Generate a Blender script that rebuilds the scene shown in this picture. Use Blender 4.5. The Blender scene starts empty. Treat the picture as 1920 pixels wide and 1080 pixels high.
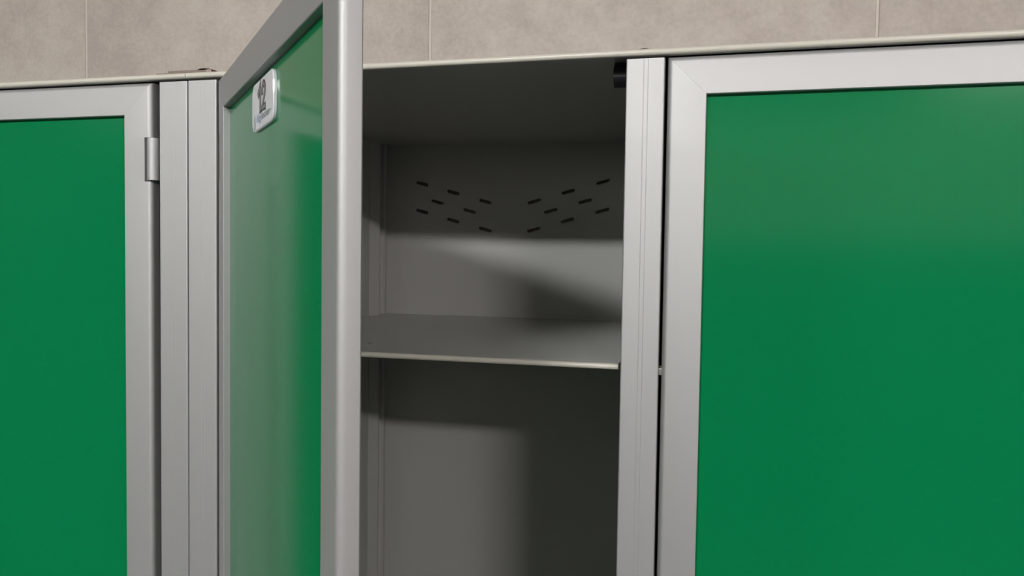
import bpy, bmesh, math, random
from mathutils import Vector, Matrix
random.seed(5)
S = bpy.context.scene
COL = S.collection
ZC = 1.62                      # height of the lens above the floor (m)

# ------------------------------------------------------------------ camera
F_PX = 1410.69
yaw, pit, rol = (math.radians(a) for a in (13.9222507, -2.26496912, 0.82680325))
DIST = 0.5983
fw = Vector((-math.sin(yaw)*math.cos(pit), math.cos(yaw)*math.cos(pit), math.sin(pit)))
r0 = Vector((math.cos(yaw), math.sin(yaw), 0)); u0 = r0.cross(fw)
rt = math.cos(rol)*r0 + math.sin(rol)*u0
up = -math.sin(rol)*r0 + math.cos(rol)*u0
cd = bpy.data.cameras.new('camera'); cam = bpy.data.objects.new('camera', cd); COL.objects.link(cam)
M = Matrix((rt, up, -fw)).transposed().to_4x4(); M.translation = Vector((0, -DIST, ZC))
cam.matrix_world = M
cd.sensor_width = 36; cd.lens = 36*F_PX/1920; cd.clip_start = .02; cd.clip_end = 50
S.camera = cam

# ------------------------------------------------------------------ world, exposure
W = bpy.data.worlds.new('world'); S.world = W; W.use_nodes = True
W.node_tree.nodes['Background'].inputs[0].default_value = (1, 1, 1, 1)
W.node_tree.nodes['Background'].inputs[1].default_value = 0.0
S.view_settings.view_transform = 'Standard'; S.view_settings.look = 'None'
S.view_settings.gamma = 1.0; S.view_settings.use_curve_mapping = False
S.view_settings.exposure = 0.0

LAMP_STRENGTH = 232.0
LAMP_SPOTS = [(-2.82, -2.95, (.985, .995, .955), .58), (-.716, -2.86, (.985, .99, .965), 1.15), (1.36, -3.05, (1, .955, .945), .84), (3.49, -3.05, (1, .955, .945), .8)]
CEIL = ZC + 1.09

# ------------------------------------------------------------------ materials
def new_mat(name):
    m = bpy.data.materials.new(name); m.use_nodes = True
    return m, m.node_tree, m.node_tree.nodes['Principled BSDF']
def paint(name, col, rough, spec=.5, metal=0, grain=0.0, scale=900, var=0.0, vscale=6):
    m, t, b = new_mat(name)
    b.inputs['Base Color'].default_value = (*col, 1); b.inputs['Roughness'].default_value = rough
    b.inputs['Specular IOR Level'].default_value = spec; b.inputs['Metallic'].default_value = metal
    co = t.nodes.new('ShaderNodeTexCoord')
    if grain:
        n = t.nodes.new('ShaderNodeTexNoise'); n.inputs['Scale'].default_value = scale; n.inputs['Detail'].default_value = 2
        t.links.new(co.outputs['Object'], n.inputs['Vector'])
        bp = t.nodes.new('ShaderNodeBump'); bp.inputs['Strength'].default_value = grain; bp.inputs['Distance'].default_value = .0004
        t.links.new(n.outputs['Fac'], bp.inputs['Height']); t.links.new(bp.outputs['Normal'], b.inputs['Normal'])
    if var:
        n2 = t.nodes.new('ShaderNodeTexNoise'); n2.inputs['Scale'].default_value = vscale; n2.inputs['Detail'].default_value = 4
        t.links.new(co.outputs['Object'], n2.inputs['Vector'])
        mx = t.nodes.new('ShaderNodeMix'); mx.data_type = 'RGBA'
        mx.inputs['A'].default_value = (*[c*(1-var) for c in col], 1); mx.inputs['B'].default_value = (*[min(1, c*(1+var)) for c in col], 1)
        t.links.new(n2.outputs['Fac'], mx.inputs['Factor']); t.links.new(mx.outputs['Result'], b.inputs['Base Color'])
    return m
FRAME = paint('light_grey_aluminium', (.43, .425, .425), .54, .5, .62, .03, 700)
GREEN = paint('green_laminate', (.0016, .176, .058), .12, .22, 0, .04, 900)
SHEET = paint('pebble_grey_sheet', (.45, .445, .425), .24, .5)
RAILM = paint('beige_edge', (.60, .57, .50), .30, .5)
BLACK = paint('black_plastic', (.008, .008, .010), .42, .5)
STEEL = paint('zinc_steel', (.55, .54, .52), .30, .5, 1)
BROWN = paint('dark_steel', (.09, .065, .055), .35, .5, .6)
PLATE = paint('plate_plastic', (.66, .66, .70), .12, .5)
DARK = paint('numeral_outline', (.012, .009, .011), .4)
GREYF = paint('numeral_fill', (.20, .185, .20), .4)
BLUEINK = paint('blue_ink', (.16, .22, .40), .5)
TEALINK = paint('teal_ink', (.05, .10, .11), .5)
GROUT = paint('grout', (.60, .55, .48), .8, .3, 0, .2, 300)
PLASTER = paint('pale_plaster', (.72, .69, .66), .8, .3, 0, .1, 60)
CEILM = paint('ceiling_paint', (.72, .70, .67), .9, .3, 0, .1, 60)
FARWALL = paint('dark_green_plaster', (.055, .075, .062), .8, .2, 0, .1, 60)
FLOORM = paint('floor_stone', (.04, .04, .04), .4, .4, 0, .1, 60, .2, 5)

def tile_material():
    m, t, b = new_mat('stoneware_tile')
    N = t.nodes.new; L = t.links.new
    co = N('ShaderNodeTexCoord'); oi = N('ShaderNodeObjectInfo')
    ad = N('ShaderNodeVectorMath'); ad.operation = 'ADD'; L(co.outputs['Object'], ad.inputs[0])
    sc = N('ShaderNodeMath'); sc.operation = 'MULTIPLY'; sc.inputs[1].default_value = 37; L(oi.outputs['Random'], sc.inputs[0])
    L(sc.outputs[0], ad.inputs[1])
    def noise(s, d, r=.6):
        n = N('ShaderNodeTexNoise'); n.inputs['Scale'].default_value = s; n.inputs['Detail'].default_value = d; n.inputs['Roughness'].default_value = r
        L(ad.outputs[0], n.inputs['Vector']); return n
    a, c, f = noise(5, 5), noise(22, 6, .7), noise(160, 3, .6)
    mx = N('ShaderNodeMath'); mx.operation = 'ADD'; L(a.outputs['Fac'], mx.inputs[0]); L(c.outputs['Fac'], mx.inputs[1])
    mx2 = N('ShaderNodeMath'); mx2.operation = 'MULTIPLY_ADD'; L(f.outputs['Fac'], mx2.inputs[0]); mx2.inputs[1].default_value = .55; L(mx.outputs[0], mx2.inputs[2])
    cr = N('ShaderNodeValToRGB'); e = cr.color_ramp.elements
    mp = N('ShaderNodeMapRange'); mp.inputs[1].default_value = .75; mp.inputs[2].default_value = 1.8; L(mx2.outputs[0], mp.inputs[0])
    L(mp.outputs[0], cr.inputs[0])
    e[0].position = .28; e[0].color = (.40, .347, .312, 1); e[1].position = .74; e[1].color = (.52, .465, .415, 1)
    k = cr.color_ramp.elements.new(.5); k.color = (.46, .405, .36, 1)
    L(cr.outputs[0], b.inputs['Base Color']); b.inputs['Roughness'].default_value = .6; b.inputs['Specular IOR Level'].default_value = .35
    bp = N('ShaderNodeBump'); bp.inputs['Strength'].default_value = .15; bp.inputs['Distance'].default_value = .001
    L(f.outputs['Fac'], bp.inputs['Height']); L(bp.outputs['Normal'], b.inputs['Normal'])
    return m
TILE = tile_material()
def lamp_material(k, col):
    m, t, b = new_mat('lamp_diffuser')
    b.inputs['Base Color'].default_value = (.8, .8, .8, 1)
    b.inputs['Emission Color'].default_value = (*col, 1); b.inputs['Emission Strength'].default_value = LAMP_STRENGTH*k
    return m

# ------------------------------------------------------------------ mesh helpers
def link(name, me, parent=None, loc=None):
    o = bpy.data.objects.new(name, me); COL.objects.link(o)
    if parent is not None: o.parent = parent
    if loc is not None: o.location = loc
    return o
def finish(name, bm, mats, parent=None, loc=None, smooth=False, bevel=0):
    if bevel:
        bmesh.ops.bevel(bm, geom=[e for e in bm.edges], offset=bevel, segments=2, profile=.5, affect='EDGES', clamp_overlap=True)
    bmesh.ops.recalc_face_normals(bm, faces=bm.faces)
    me = bpy.data.meshes.new(name); bm.to_mesh(me); bm.free()
    for m in (mats if isinstance(mats, (list, tuple)) else [mats]): me.materials.append(m)
    if smooth:
        for p in me.polygons: p.use_smooth = True
        me.set_sharp_from_angle(angle=math.radians(35))
    return link(name, me, parent, loc)
def box(bm, x0, x1, y0, y1, z0, z1, mi=0):
    v = [bm.verts.new(c) for c in ((x0,y0,z0),(x1,y0,z0),(x1,y1,z0),(x0,y1,z0),(x0,y0,z1),(x1,y0,z1),(x1,y1,z1),(x0,y1,z1))]
    for f in ((0,3,2,1),(4,5,6,7),(0,1,5,4),(1,2,6,5),(2,3,7,6),(3,0,4,7)):
        bm.faces.new([v[i] for i in f]).material_index = mi
def loft(bm, A, B, mi=0):
    """closed section A (list of points) joined to section B, ends capped"""
    a = [bm.verts.new(p) for p in A]; b = [bm.verts.new(p) for p in B]; n = len(a)
    for i in range(n):
        bm.faces.new((a[i], a[(i+1) % n], b[(i+1) % n], b[i])).material_index = mi
    bm.faces.new(a[::-1]).material_index = mi; bm.faces.new(b).material_index = mi
def prism_z(bm, pts, z0, z1, mi=0): loft(bm, [(x, y, z0) for x, y in pts], [(x, y, z1) for x, y in pts], mi)
def prism_x(bm, pts, x0, x1, mi=0): loft(bm, [(x0, y, z) for y, z in pts], [(x1, y, z) for y, z in pts], mi)
def arc(cx, cy, r, a0, a1, n):
    return [(cx + r*math.cos(math.radians(a0 + (a1-a0)*i/n)), cy + r*math.sin(math.radians(a0 + (a1-a0)*i/n))) for i in range(n+1)]
def cyl(bm, p, axis, r, h, n=20, mi=0, r2=None):
    ax = Vector(axis).normalized(); a = ax.orthogonal().normalized(); b = ax.cross(a); p = Vector(p); r2 = r if r2 is None else r2
    A = [p + (a*math.cos(2*math.pi*i/n) + b*math.sin(2*math.pi*i/n))*r for i in range(n)]
    B = [p + ax*h + (a*math.cos(2*math.pi*i/n) + b*math.sin(2*math.pi*i/n))*r2 for i in range(n)]
    loft(bm, A, B, mi)
def dome(bm, c, r, h, mi=0, n=16, rings=4):
    c = Vector(c); prev = [bm.verts.new(c + Vector((r*math.cos(2*math.pi*i/n), r*math.sin(2*math.pi*i/n), 0))) for i in range(n)]
    bm.faces.new(prev[::-1]).material_index = mi
    for k in range(1, rings):
        a = math.pi/2*k/rings
        cur = [bm.verts.new(c + Vector((r*math.cos(a)*math.cos(2*math.pi*i/n), r*math.cos(a)*math.sin(2*math.pi*i/n), h*math.sin(a)))) for i in range(n)]
        for i in range(n): bm.faces.new((prev[i], prev[(i+1) % n], cur[(i+1) % n], cur[i])).material_index = mi
        prev = cur
    t = bm.verts.new(c + Vector((0, 0, h)))
    for i in range(n): bm.faces.new((prev[i], prev[(i+1) % n], t)).material_index = mi
def empty(name, loc, rz=0, parent=None):
    o = bpy.data.objects.new(name, None); COL.objects.link(o); o.location = loc; o.rotation_euler = (0, 0, rz); o.empty_display_size = .05
    if parent is not None: o.parent = parent
    return o
def tag(o, label, cat=None, group=None):
    o['label'] = label
    if cat: o['category'] = cat
    if group: o['group'] = group
    return o
def structure(o, label=None):
    o['kind'] = 'structure'
    if label: o['label'] = label
    return o

# ------------------------------------------------------------------ room shell
YW = .452                                     # face of the tiled wall
RX0, RX1, RY0 = -3.8, 4.4, -5.2
bm = bmesh.new(); box(bm, RX0, RX1, YW+.0015, YW+.12, 0, CEIL)
wall = structure(finish('wall_back', bm, GROUT), 'wall of large beige grey stone-look tiles behind the lockers')
GX, TS, GAP = -.9918, .6022, .0036
gz = [0, .30, .90, 1.50, 2.10, CEIL]
ix0 = math.floor((RX0-GX)/TS); ix1 = math.ceil((RX1-GX)/TS)
tile_mesh = {}
for i in range(ix0, ix1):
    xa = max(RX0, GX + i*TS) + GAP/2; xb = min(RX1, GX + (i+1)*TS) - GAP/2
    for j in range(5):
        za, zb = gz[j] + GAP/2, gz[j+1] - GAP/2
        key = (round(xb-xa, 4), j)
        if key not in tile_mesh:
            b2 = bmesh.new(); w, h = (xb-xa)/2, (zb-za)/2
            A = [(-w, .008, -h), (w, .008, -h), (w, .008, h), (-w, .008, h)]
            Bm = [(-w, .0007, -h), (w, .0007, -h), (w, .0007, h), (-w, .0007, h)]
            c = .0007; C = [(-w+c, 0, -h+c), (w-c, 0, -h+c), (w-c, 0, h-c), (-w+c, 0, h-c)]
            vs = [[b2.verts.new(p) for p in ring] for ring in (A, Bm, C)]
            for q in range(2):
                for k in range(4): b2.faces.new((vs[q][k], vs[q][(k+1) % 4], vs[q+1][(k+1) % 4], vs[q+1][k]))
            b2.faces.new(vs[2]); b2.faces.new(vs[0][::-1])
            o = finish('tile', b2, TILE, wall); tile_mesh[key] = o.data
        else:
            o = link('tile', tile_mesh[key], wall)
        o.location = ((xa+xb)/2, YW, (za+zb)/2)
bm = bmesh.new(); box(bm, RX0, RX1, RY0, YW+.12, -.1, 0); structure(finish('floor', bm, FLOORM))
bm = bmesh.new(); box(bm, RX0, RX1, RY0, YW+.12, CEIL, CEIL+.1); structure(finish('ceiling', bm, CEILM))
bm = bmesh.new(); box(bm, RX0-.1, RX0, RY0, YW+.12, 0, 1.78); box(bm, RX0-.1, RX0, RY0, YW+.12, 1.78, CEIL, 1); structure(finish('wall_left', bm, [FARWALL, FARWALL]))
bm = bmesh.new(); box(bm, RX1, RX1+.1, RY0, YW+.12, 0, CEIL); structure(finish('wall_right', bm, PLASTER))
bm = bmesh.new(); box(bm, RX0, RX1, RY0-.1, RY0, 0, 1.78); box(bm, RX0, RX1, RY0-.1, RY0, 1.78, CEIL, 1); structure(finish('wall_front', bm, [FARWALL, PLASTER]))

# ------------------------------------------------------------------ ceiling battens (behind the photographer)
LAMP_WORDS = ['far left', 'second from the left', 'third from the left', 'far right']
for i, (lx, ly, lc, lk) in enumerate(LAMP_SPOTS):
    t = tag(empty('ceiling_light', (lx, ly, CEIL)), 'white batten ceiling lamp with opal cover, %s of the row of four' % LAMP_WORDS[i], 'light', 'ceiling lamps')
    bm = bmesh.new(); box(bm, -.315, .315, -.080, .080, -.018, 0); finish('base_plate', bm, CEILM, t, bevel=.003)
    bm = bmesh.new(); prof = [(.072*math.cos(math.radians(q)), -.0185 - .072*math.sin(math.radians(q))) for q in range(0, 181, 15)]
    prism_x(bm, prof, -.30, .30)
    finish('diffuser', bm, lamp_material(lk, lc), t, smooth=True)
    for e in (-1, 1):
        bm = bmesh.new(); box(bm, min(e*.3005, e*.312), max(e*.3005, e*.312), -.076, .076, -.094, -.0185); finish('end_cap', bm, CEILM, t, bevel=.004)

# ------------------------------------------------------------------ lockers
TOP = ZC + .1636; RU = ZC + .1620; RB = ZC + .1585             # roof edge, top and bottom
BOT = .10                                     # underside of the cabinets' bodies
DOOR_T, DOOR_B = ZC + .1572, .125
POSTW = .0297
def post(root, x0, x1, groove=True):
    b = .0012; xm = (x0+x1)/2; g = .00022; d = .00012
    pts = [(x0, .022), (x0, b)] + arc(x0+b, b, b, 180, 270, 3)[1:]
    if groove:
        for gx in (xm-.0012, xm+.0022): pts += [(gx-g, 0), (gx, d), (gx+g, 0)]
    pts += arc(x1-b, b, b, 270, 360, 3) + [(x1, .022)]
    bm = bmesh.new(); prism_z(bm, pts, BOT, RB-.0018)
    return finish('post', bm, FRAME, root)
def edge_profile(y0, y1, z0, z1):             # sheet with a half-round front edge
    r = (z1-z0)/2
    return [(y1, z0), (y1, z1)] + [(y0+r-r*math.cos(a), z0+r+r*math.sin(a)) for a in [math.pi/2 - math.pi*k/10 for k in range(11)]]
def shelf(root, x0, x1, xe, z, rivet=False):
    bm = bmesh.new()
    prism_x(bm, edge_profile(.010, .030, z-.0049, z), x0, x1)
    box(bm, x0, xe, .030, .4385, z-.0020, z)
    o = finish('shelf', bm, [SHEET], root, smooth=True)
    # the rolled front lip has the paler edge colour
    o.data.materials.append(RAILM)
    for p in o.data.polygons:
        if p.center.y < .0128: p.material_index = 1
    if rivet:
        bm = bmesh.new(); dome(bm, (-.3066, .0713, z), .0016, .0009)
        finish('rivet', bm, STEEL, o, smooth=True)
    return o
SLOTS = [(-.3943, .1064, -1), (-.3463, .0936, -1), (-.2980, .0803, -1), (-.3702, .0797, -1), (-.3219, .0670, -1), (-.3943, .0664, -1), (-.3462, .0533, -1), (-.2979, .0404, -1),
         (-.1300, .1067, 1), (-.1784, .0935, 1), (-.2267, .0801, 1), (-.1546, .0801, 1), (-.2028, .0669, 1), (-.1304, .0669, 1), (-.1788, .0536, 1), (-.2269, .0404, 1)]
def back_panel(root, x0, x1, dx):
    """sheet with eight + eight slanted ventilation slots punched through it"""
    bm = bmesh.new(); y0, y1 = .440, .4412; z0, z1 = BOT, RU
    loops = []
    def loop(pts):
        v = [bm.verts.new((x, y0, z)) for x, z in pts]; e = [bm.edges.new((v[i], v[(i+1) % len(v)])) for i in range(len(v))]
        return v, e
    # upper field with the holes, lower plain field
    zs = ZC - .02; zt = ZC + .135
    out = loop([(x0, zs), (x1, zs), (x1, zt), (x0, zt)])
    edges = list(out[1]); holes = []
    for sx, sz, sgn in SLOTS:
        c = Vector((sx+dx, sz+ZC)); a = math.radians(15.5)*sgn; ca, sa = math.cos(a), math.sin(a); r, hl = .0023, .0074
        pts = [(hl + r*math.cos(math.radians(t)), r*math.sin(math.radians(t))) for t in range(-90, 91, 30)] + [(-hl + r*math.cos(math.radians(t)), r*math.sin(math.radians(t))) for t in range(90, 271, 30)]
        h = loop([(c.x + px*ca - pz*sa, c.y + px*sa + pz*ca) for px, pz in pts]); edges += h[1]; holes.append(h)
    bmesh.ops.triangle_fill(bm, use_beauty=True, use_dissolve=False, edges=edges)
    for v, e in holes:
        w = [bm.verts.new((q.co.x, y1, q.co.z)) for q in v]
        for i in range(len(v)): bm.faces.new((v[i], v[(i+1) % len(v)], w[(i+1) % len(v)], w[i]))
    o = out[0]
    a0, a1 = bm.verts.new((x0, y0, z0)), bm.verts.new((x1, y0, z0)); bm.faces.new((a0, a1, o[1], o[0]))
    b0, b1 = bm.verts.new((x0, y0, z1)), bm.verts.new((x1, y0, z1)); bm.faces.new((o[3], o[2], b1, b0))
    return finish('back_panel', bm, SHEET, root)
def door(root, name, x, y, rz, w, hinge, label):
    """framed door; local x runs from the left edge, local y from the face inwards. hinge = 'left' / 'right'"""
    d = empty(name, (x, y, 0), rz, root); d['label'] = label
    sw, t, r, rec = .0295, .0118, .0042, .0055
    z0, z1 = DOOR_B, DOOR_T
    prof = [(0, t-.0008), (0, r)] + arc(r, r, r, 180, 270, 6)[1:] + [(sw-.0005, 0), (sw, .0005), (sw, t), (.0008, t)]
    prof_n = [(.0072, t), (.0072, 0), (sw-.0005, 0), (sw, .0005), (sw, t)]
    notches = [(ZC+.0662, ZC+.1068), (.88, .9206), (.24, .2806)]
    g = .00005
    def stile(side):
        bm = bmesh.new(); f = (lambda p: p) if side == 'left' else (lambda p: w-p)
        segs = []
        if side == hinge:
            zz = z0
            for a, b in sorted(notches): segs += [(zz, a, prof), (a, b, prof_n)]; zz = b
            segs.append((zz, z1, prof))
        else: segs = [(z0, z1, prof)]
        for a, b, pr in segs:
            A = [(f(p), q, (z0+p+g if a == z0 else a)) for p, q in pr]; B = [(f(p), q, (z1-p-g if b == z1 else b)) for p, q in pr]
            loft(bm, A, B)
        finish('stile', bm, FRAME, d, smooth=True)
    def rail(z, sgn):
        bm = bmesh.new()
        loft(bm, [(p+g, q, z+sgn*p) for p, q in prof], [(w-p-g, q, z+sgn*p) for p, q in prof])
        finish('rail', bm, FRAME, d, smooth=True)
    stile('left'); stile('right'); rail(z1, -1); rail(z0, 1)
    bm = bmesh.new(); box(bm, sw-.004, w-sw+.004, rec, rec+.0045, z0+sw-.004, z1-sw+.004); 
    finish('door_panel', bm, GREEN, d)
    for a, b in notches:
        hx = .0015 if hinge == 'left' else w+.0010
        bm = bmesh.new(); cyl(bm, (hx, .0022 if hinge == 'right' else .0082, a+.0010), (0, 0, 1), .0059, b-a-.0020, 28)
        lx = (hx, hx+.0075) if hinge == 'left' else (hx-.0075, hx)
        bm2 = bm; box(bm2, lx[0], lx[1], .0045, .0075, a+.0006, b-.0006)
        finish('hinge_knuckle', bm, FRAME, d, smooth=True)
    return d

def cabinet(x0, n, label):
    """one steel cabinet of n lockers side by side; x0 is its left outer face"""
    root = tag(empty('locker_cabinet', (0, 0, 0)), label, 'locker')
    pitch = .3958
    xs = [x0 + k*pitch for k in range(n+1)]
    x1 = xs[-1] + POSTW
    for xa in xs: post(root, xa, xa+POSTW)
    bm = bmesh.new(); prism_x(bm, [(.0035, RU), (.0035, RB)][::1] + [(-.0005 - .0025*math.sin(math.pi*k/10), (RB+TOP)/2 - (TOP-RB)/2*math.cos(math.pi*k/10)) for k in range(11)] + [(.4514, TOP), (.4514, RU)], x0-.0001, x1+.0001)
    o = finish('roof_panel', bm, [SHEET, RAILM], root, smooth=True)
    for p in o.data.polygons:
        if p.center.y < .0005: p.material_index = 1
    bm = bmesh.new(); box(bm, x0, x1, .0015, .4415, BOT-.003, BOT+.012); finish('floor_panel', bm, SHEET, root)
    for xa in (x0, x1-.0012):
        bm = bmesh.new(); box(bm, xa, xa+.0012, .0225, .4415, BOT+.012, RU); finish('side_panel', bm, SHEET, root)
    for k in range(1, n):
        c = xs[k] + POSTW/2; bm = bmesh.new(); box(bm, c-.0008, c+.0008, .0225, .4398, BOT+.012, RU); finish('divider_panel', bm, SHEET, root)
    for k in range(n):
        xl = xs[k] + .0013 if k == 0 else xs[k] + POSTW/2 + .001
        xr = xs[k+1] + POSTW/2 - .001 if k < n-1 else x1 - .0013
        back_panel(root, xl, xr, xs[k] + .4544)
    for xa in (x0+.02, x1-.05):
        for ya in (.03, .38):
            bm = bmesh.new(); box(bm, xa, xa+.03, ya, ya+.03, 0, BOT-.003); finish('leg', bm, FRAME, root, bevel=.001)
    return root, xs

left, lxs = cabinet(-.4553-POSTW-.3958, 1, 'locker with a closed green door in a pale frame, left of the open locker')
right, rxs = cabinet(-.4546, 2, 'double locker with one green door swung open showing plate 12 and one closed green door')
A46 = math.radians(-46.5)
WOPEN = .3730
door(left, 'door', -.8520+.0030, 0, 0, .8490-.4936, 'right', 'closed green door hinged on its right')
OX = -.0013
d12 = door(right, 'door', -.4229 + OX*math.cos(math.radians(46.5)), -OX*math.sin(math.radians(46.5)), A46, WOPEN, 'left', 'open green door with white plate numbered 12')
door(right, 'door', -.0268, 0, 0, .3590, 'right', 'closed green door hinged on its right')

# inside the open locker: rear corner folds, shelf, door catch
WX = rxs[0] + .0012
bm = bmesh.new(); box(bm, WX, WX+.0048, .0225, .3775, BOT+.012, RU-.0001)
finish('side_lining', bm, SHEET, right)
bm = bmesh.new()
prism_z(bm, [(WX, .3815), (WX+.0036, .3815), (WX+.0116, .3955), (WX+.0119, .3968), (WX+.0112, .3976), (WX+.0010, .3985), (WX, .3985)], BOT+.012, RU-.0001)
finish('corner_fold', bm, SHEET, right, smooth=False)
bm = bmesh.new(); prism_z(bm, [(WX, .4262), (WX+.0050, .4262), (WX+.0064, .4285), (WX+.0064, .4340), (WX+.0040, .4398), (WX, .4398)], BOT+.012, RU-.0001)
finish('corner_fold', bm, SHEET, right)
SZ = ZC - .0842
shelf(right, WX+.0049, -.0614, -.0457, SZ, True)
shelf(right, -.0300, .3349, .3349+.026, SZ)
shelf(left, lxs[0]+POSTW+.001, lxs[1]-.016, lxs[1]+.026, SZ)
c = bmesh.new()
prism_x(c, arc(.034, ZC+.1518, .0095, 0, 360, 28)[:-1], -.0716, -.0575)
box(c, -.0712, -.0575, .029, .039, ZC+.152, RU-.0001)
cat = finish('door_catch', c, BLACK, right, smooth=True, bevel=0); cat['label'] = 'black plastic door catch under the roof'
bm = bmesh.new(); dome(bm, (-.0460, .012, TOP-.0002), .0075, .0040); finish('screw', bm, BROWN, right, smooth=True)
# latch bolt in the gap of the closed right door
bm = bmesh.new(); box(bm, -.0292, -.0255, .003, .009, ZC-.0905, ZC-.0850); finish('latch_bolt', bm, STEEL, right, bevel=.0006)

# joining strap lying across the two cabinets
st = tag(empty('joining_strap', (-.4645, .013, TOP+.0001)), 'thin dark metal strap lying on top where the two locker cabinets meet', 'strap')
bm = bmesh.new()
pts = arc(.024, 0, .006, -90, 90, 8) + [(-.0165, .006), (-.0165, -.006)]
loft(bm, [(x, y, .0) for x, y in pts], [(x, y, .0046) for x, y in pts])
box(bm, -.0295, -.0167, -.0055, .0055, 0, .0030)
finish('strap_plate', bm, BROWN, st)
for x, r, h, z in ((-.0185, .0022, .0022, .0029), (.0205, .0080, .0018, .0045)):
    bm = bmesh.new(); dome(bm, (x, 0, z), r, h); finish('bolt', bm, BROWN, st, smooth=True)

# ------------------------------------------------------------------ number plate on the open door
PX0, PX1, PZ0, PZ1 = .1414-OX, .2130-OX, ZC+.0890, ZC+.1238
PY = .0055                                     # face of the green panel
bm = bmesh.new()
def rrect(x0, x1, z0, z1, r, y):
    out = []
    for cx, cz, a in ((x1-r, z1-r, 0), (x0+r, z1-r, 90), (x0+r, z0+r, 180), (x1-r, z0+r, 270)):
        out += [(px, y, pz) for px, pz in arc(cx, cz, r, a, a+90, 8)]
    return out
R_ = .0085
rings = [rrect(PX0, PX1, PZ0, PZ1, R_, PY-.0001), rrect(PX0, PX1, PZ0, PZ1, R_, PY-.0017), rrect(PX0+.0008, PX1-.0008, PZ0+.0008, PZ1-.0008, R_-.0008, PY-.0024)]
vv = [[bm.verts.new(p) for p in q] for q in rings]
for q in range(2):
    n = len(vv[q])
    for i in range(n): bm.faces.new((vv[q][i], vv[q][(i+1) % n], vv[q+1][(i+1) % n], vv[q+1][i]))
bm.faces.new(vv[2]); bm.faces.new(vv[0][::-1])
pl = finish('number_plate', bm, PLATE, d12, smooth=True); pl['label'] = 'white rounded plate numbered 12'
FY = PY - .00242
def ribbon(bm, pts, w, y0, y1, mi):
    """stroke of width w along pts in the plate's plane, as a thin slab"""
    P = [Vector(p) for p in pts]; L, Rr = [], []
    for i, p in enumerate(P):
        d0 = (P[i]-P[i-1]).normalized() if i else None; d1 = (P[i+1]-P[i]).normalized() if i < len(P)-1 else None
        if d0 is None: d0 = d1; p = p - d1*w/2
        if d1 is None: d1 = d0; p = p + d0*w/2
        n0 = Vector((-d0.y, d0.x)); n1 = Vector((-d1.y, d1.x)); m = (n0+n1).normalized(); k = (w/2)/max(.45, m.dot(n0))
        L.append(p+m*k); Rr.append(p-m*k)
    for i in range(len(P)-1):
        q = [L[i], L[i+1], Rr[i+1], Rr[i]]
        loft(bm, [(a.x, y0, a.y) for a in q], [(a.x, y1, a.y) for a in q], mi)
def numeral(strokes, w):
    bm = bmesh.new()
    for s in strokes: ribbon(bm, s, w, FY+.0002, FY-.00005, 0)
    for s in strokes: ribbon(bm, s, w-.0030, FY+.0002, FY-.00010, 1)
    return finish('numeral', bm, [DARK, GREYF], d12)
NX, NZ, NW, NH = .1628-OX, ZC+.0999, .0262, .0214
hw = .0028
one = [[(NX+.0026, NZ+NH-.0072), (NX+.0086, NZ+NH-.0030), (NX+.0086, NZ+hw*.9)]]
cx, cz, rr = NX+.0196, NZ+NH-.0074, .0046
two = [[(px, pz) for px, pz in arc(cx, cz, rr, 180, -35, 10)] + [(NX+.0145, NZ+hw*.85), (NX+NW-.0020, NZ+hw*.85)]]
numeral(one, .0058); numeral(two, .0054)
def text(body, x0, x1, z0, z1, mat):
    """flat printed word fitted into a box on the plate"""
    cu = bpy.data.curves.new('lettering', 'FONT'); cu.body = body; cu.size = 1; cu.offset = .008; cu.resolution_u = 3
    tmp = bpy.data.objects.new('lettering', cu); me = bpy.data.meshes.new_from_object(tmp); bpy.data.objects.remove(tmp)
    xs_ = [v.co.x for v in me.vertices]; ys_ = [v.co.y for v in me.vertices]
    xa, xb, ya, yb = min(xs_), max(xs_), min(ys_), max(ys_)
    for v in me.vertices:
        v.co = (x0 + (v.co.x-xa)/(xb-xa)*(x1-x0), FY-.00004, z0 + (v.co.y-ya)/(yb-ya)*(z1-z0))
    me.materials.clear(); me.materials.append(mat); me.name = 'lettering'
    return link('lettering', me, d12)
text('digi', .1580-OX, .1750-OX, ZC+.0928, ZC+.0998, BLUEINK)
text('locker', .1764-OX, .2030-OX, ZC+.0945, ZC+.0998, TEALINK)
text('®', .2050-OX, .2072-OX, ZC+.0958, ZC+.0980, TEALINK)
bm = bmesh.new()                                # drop-shaped emblem: an outline
dx_, dz_ = .1515-OX, ZC+.0936
drop = [(dx_, dz_+.0066), (dx_+.0021, dz_+.0018)] + arc(dx_, dz_-.0002, .0027, 30, -210, 10) + [(dx_-.0021, dz_+.0018), (dx_, dz_+.0066)]
ribbon(bm, drop, .0009, FY+.0002, FY-.00006, 0)
finish('emblem', bm, TEALINK, d12)
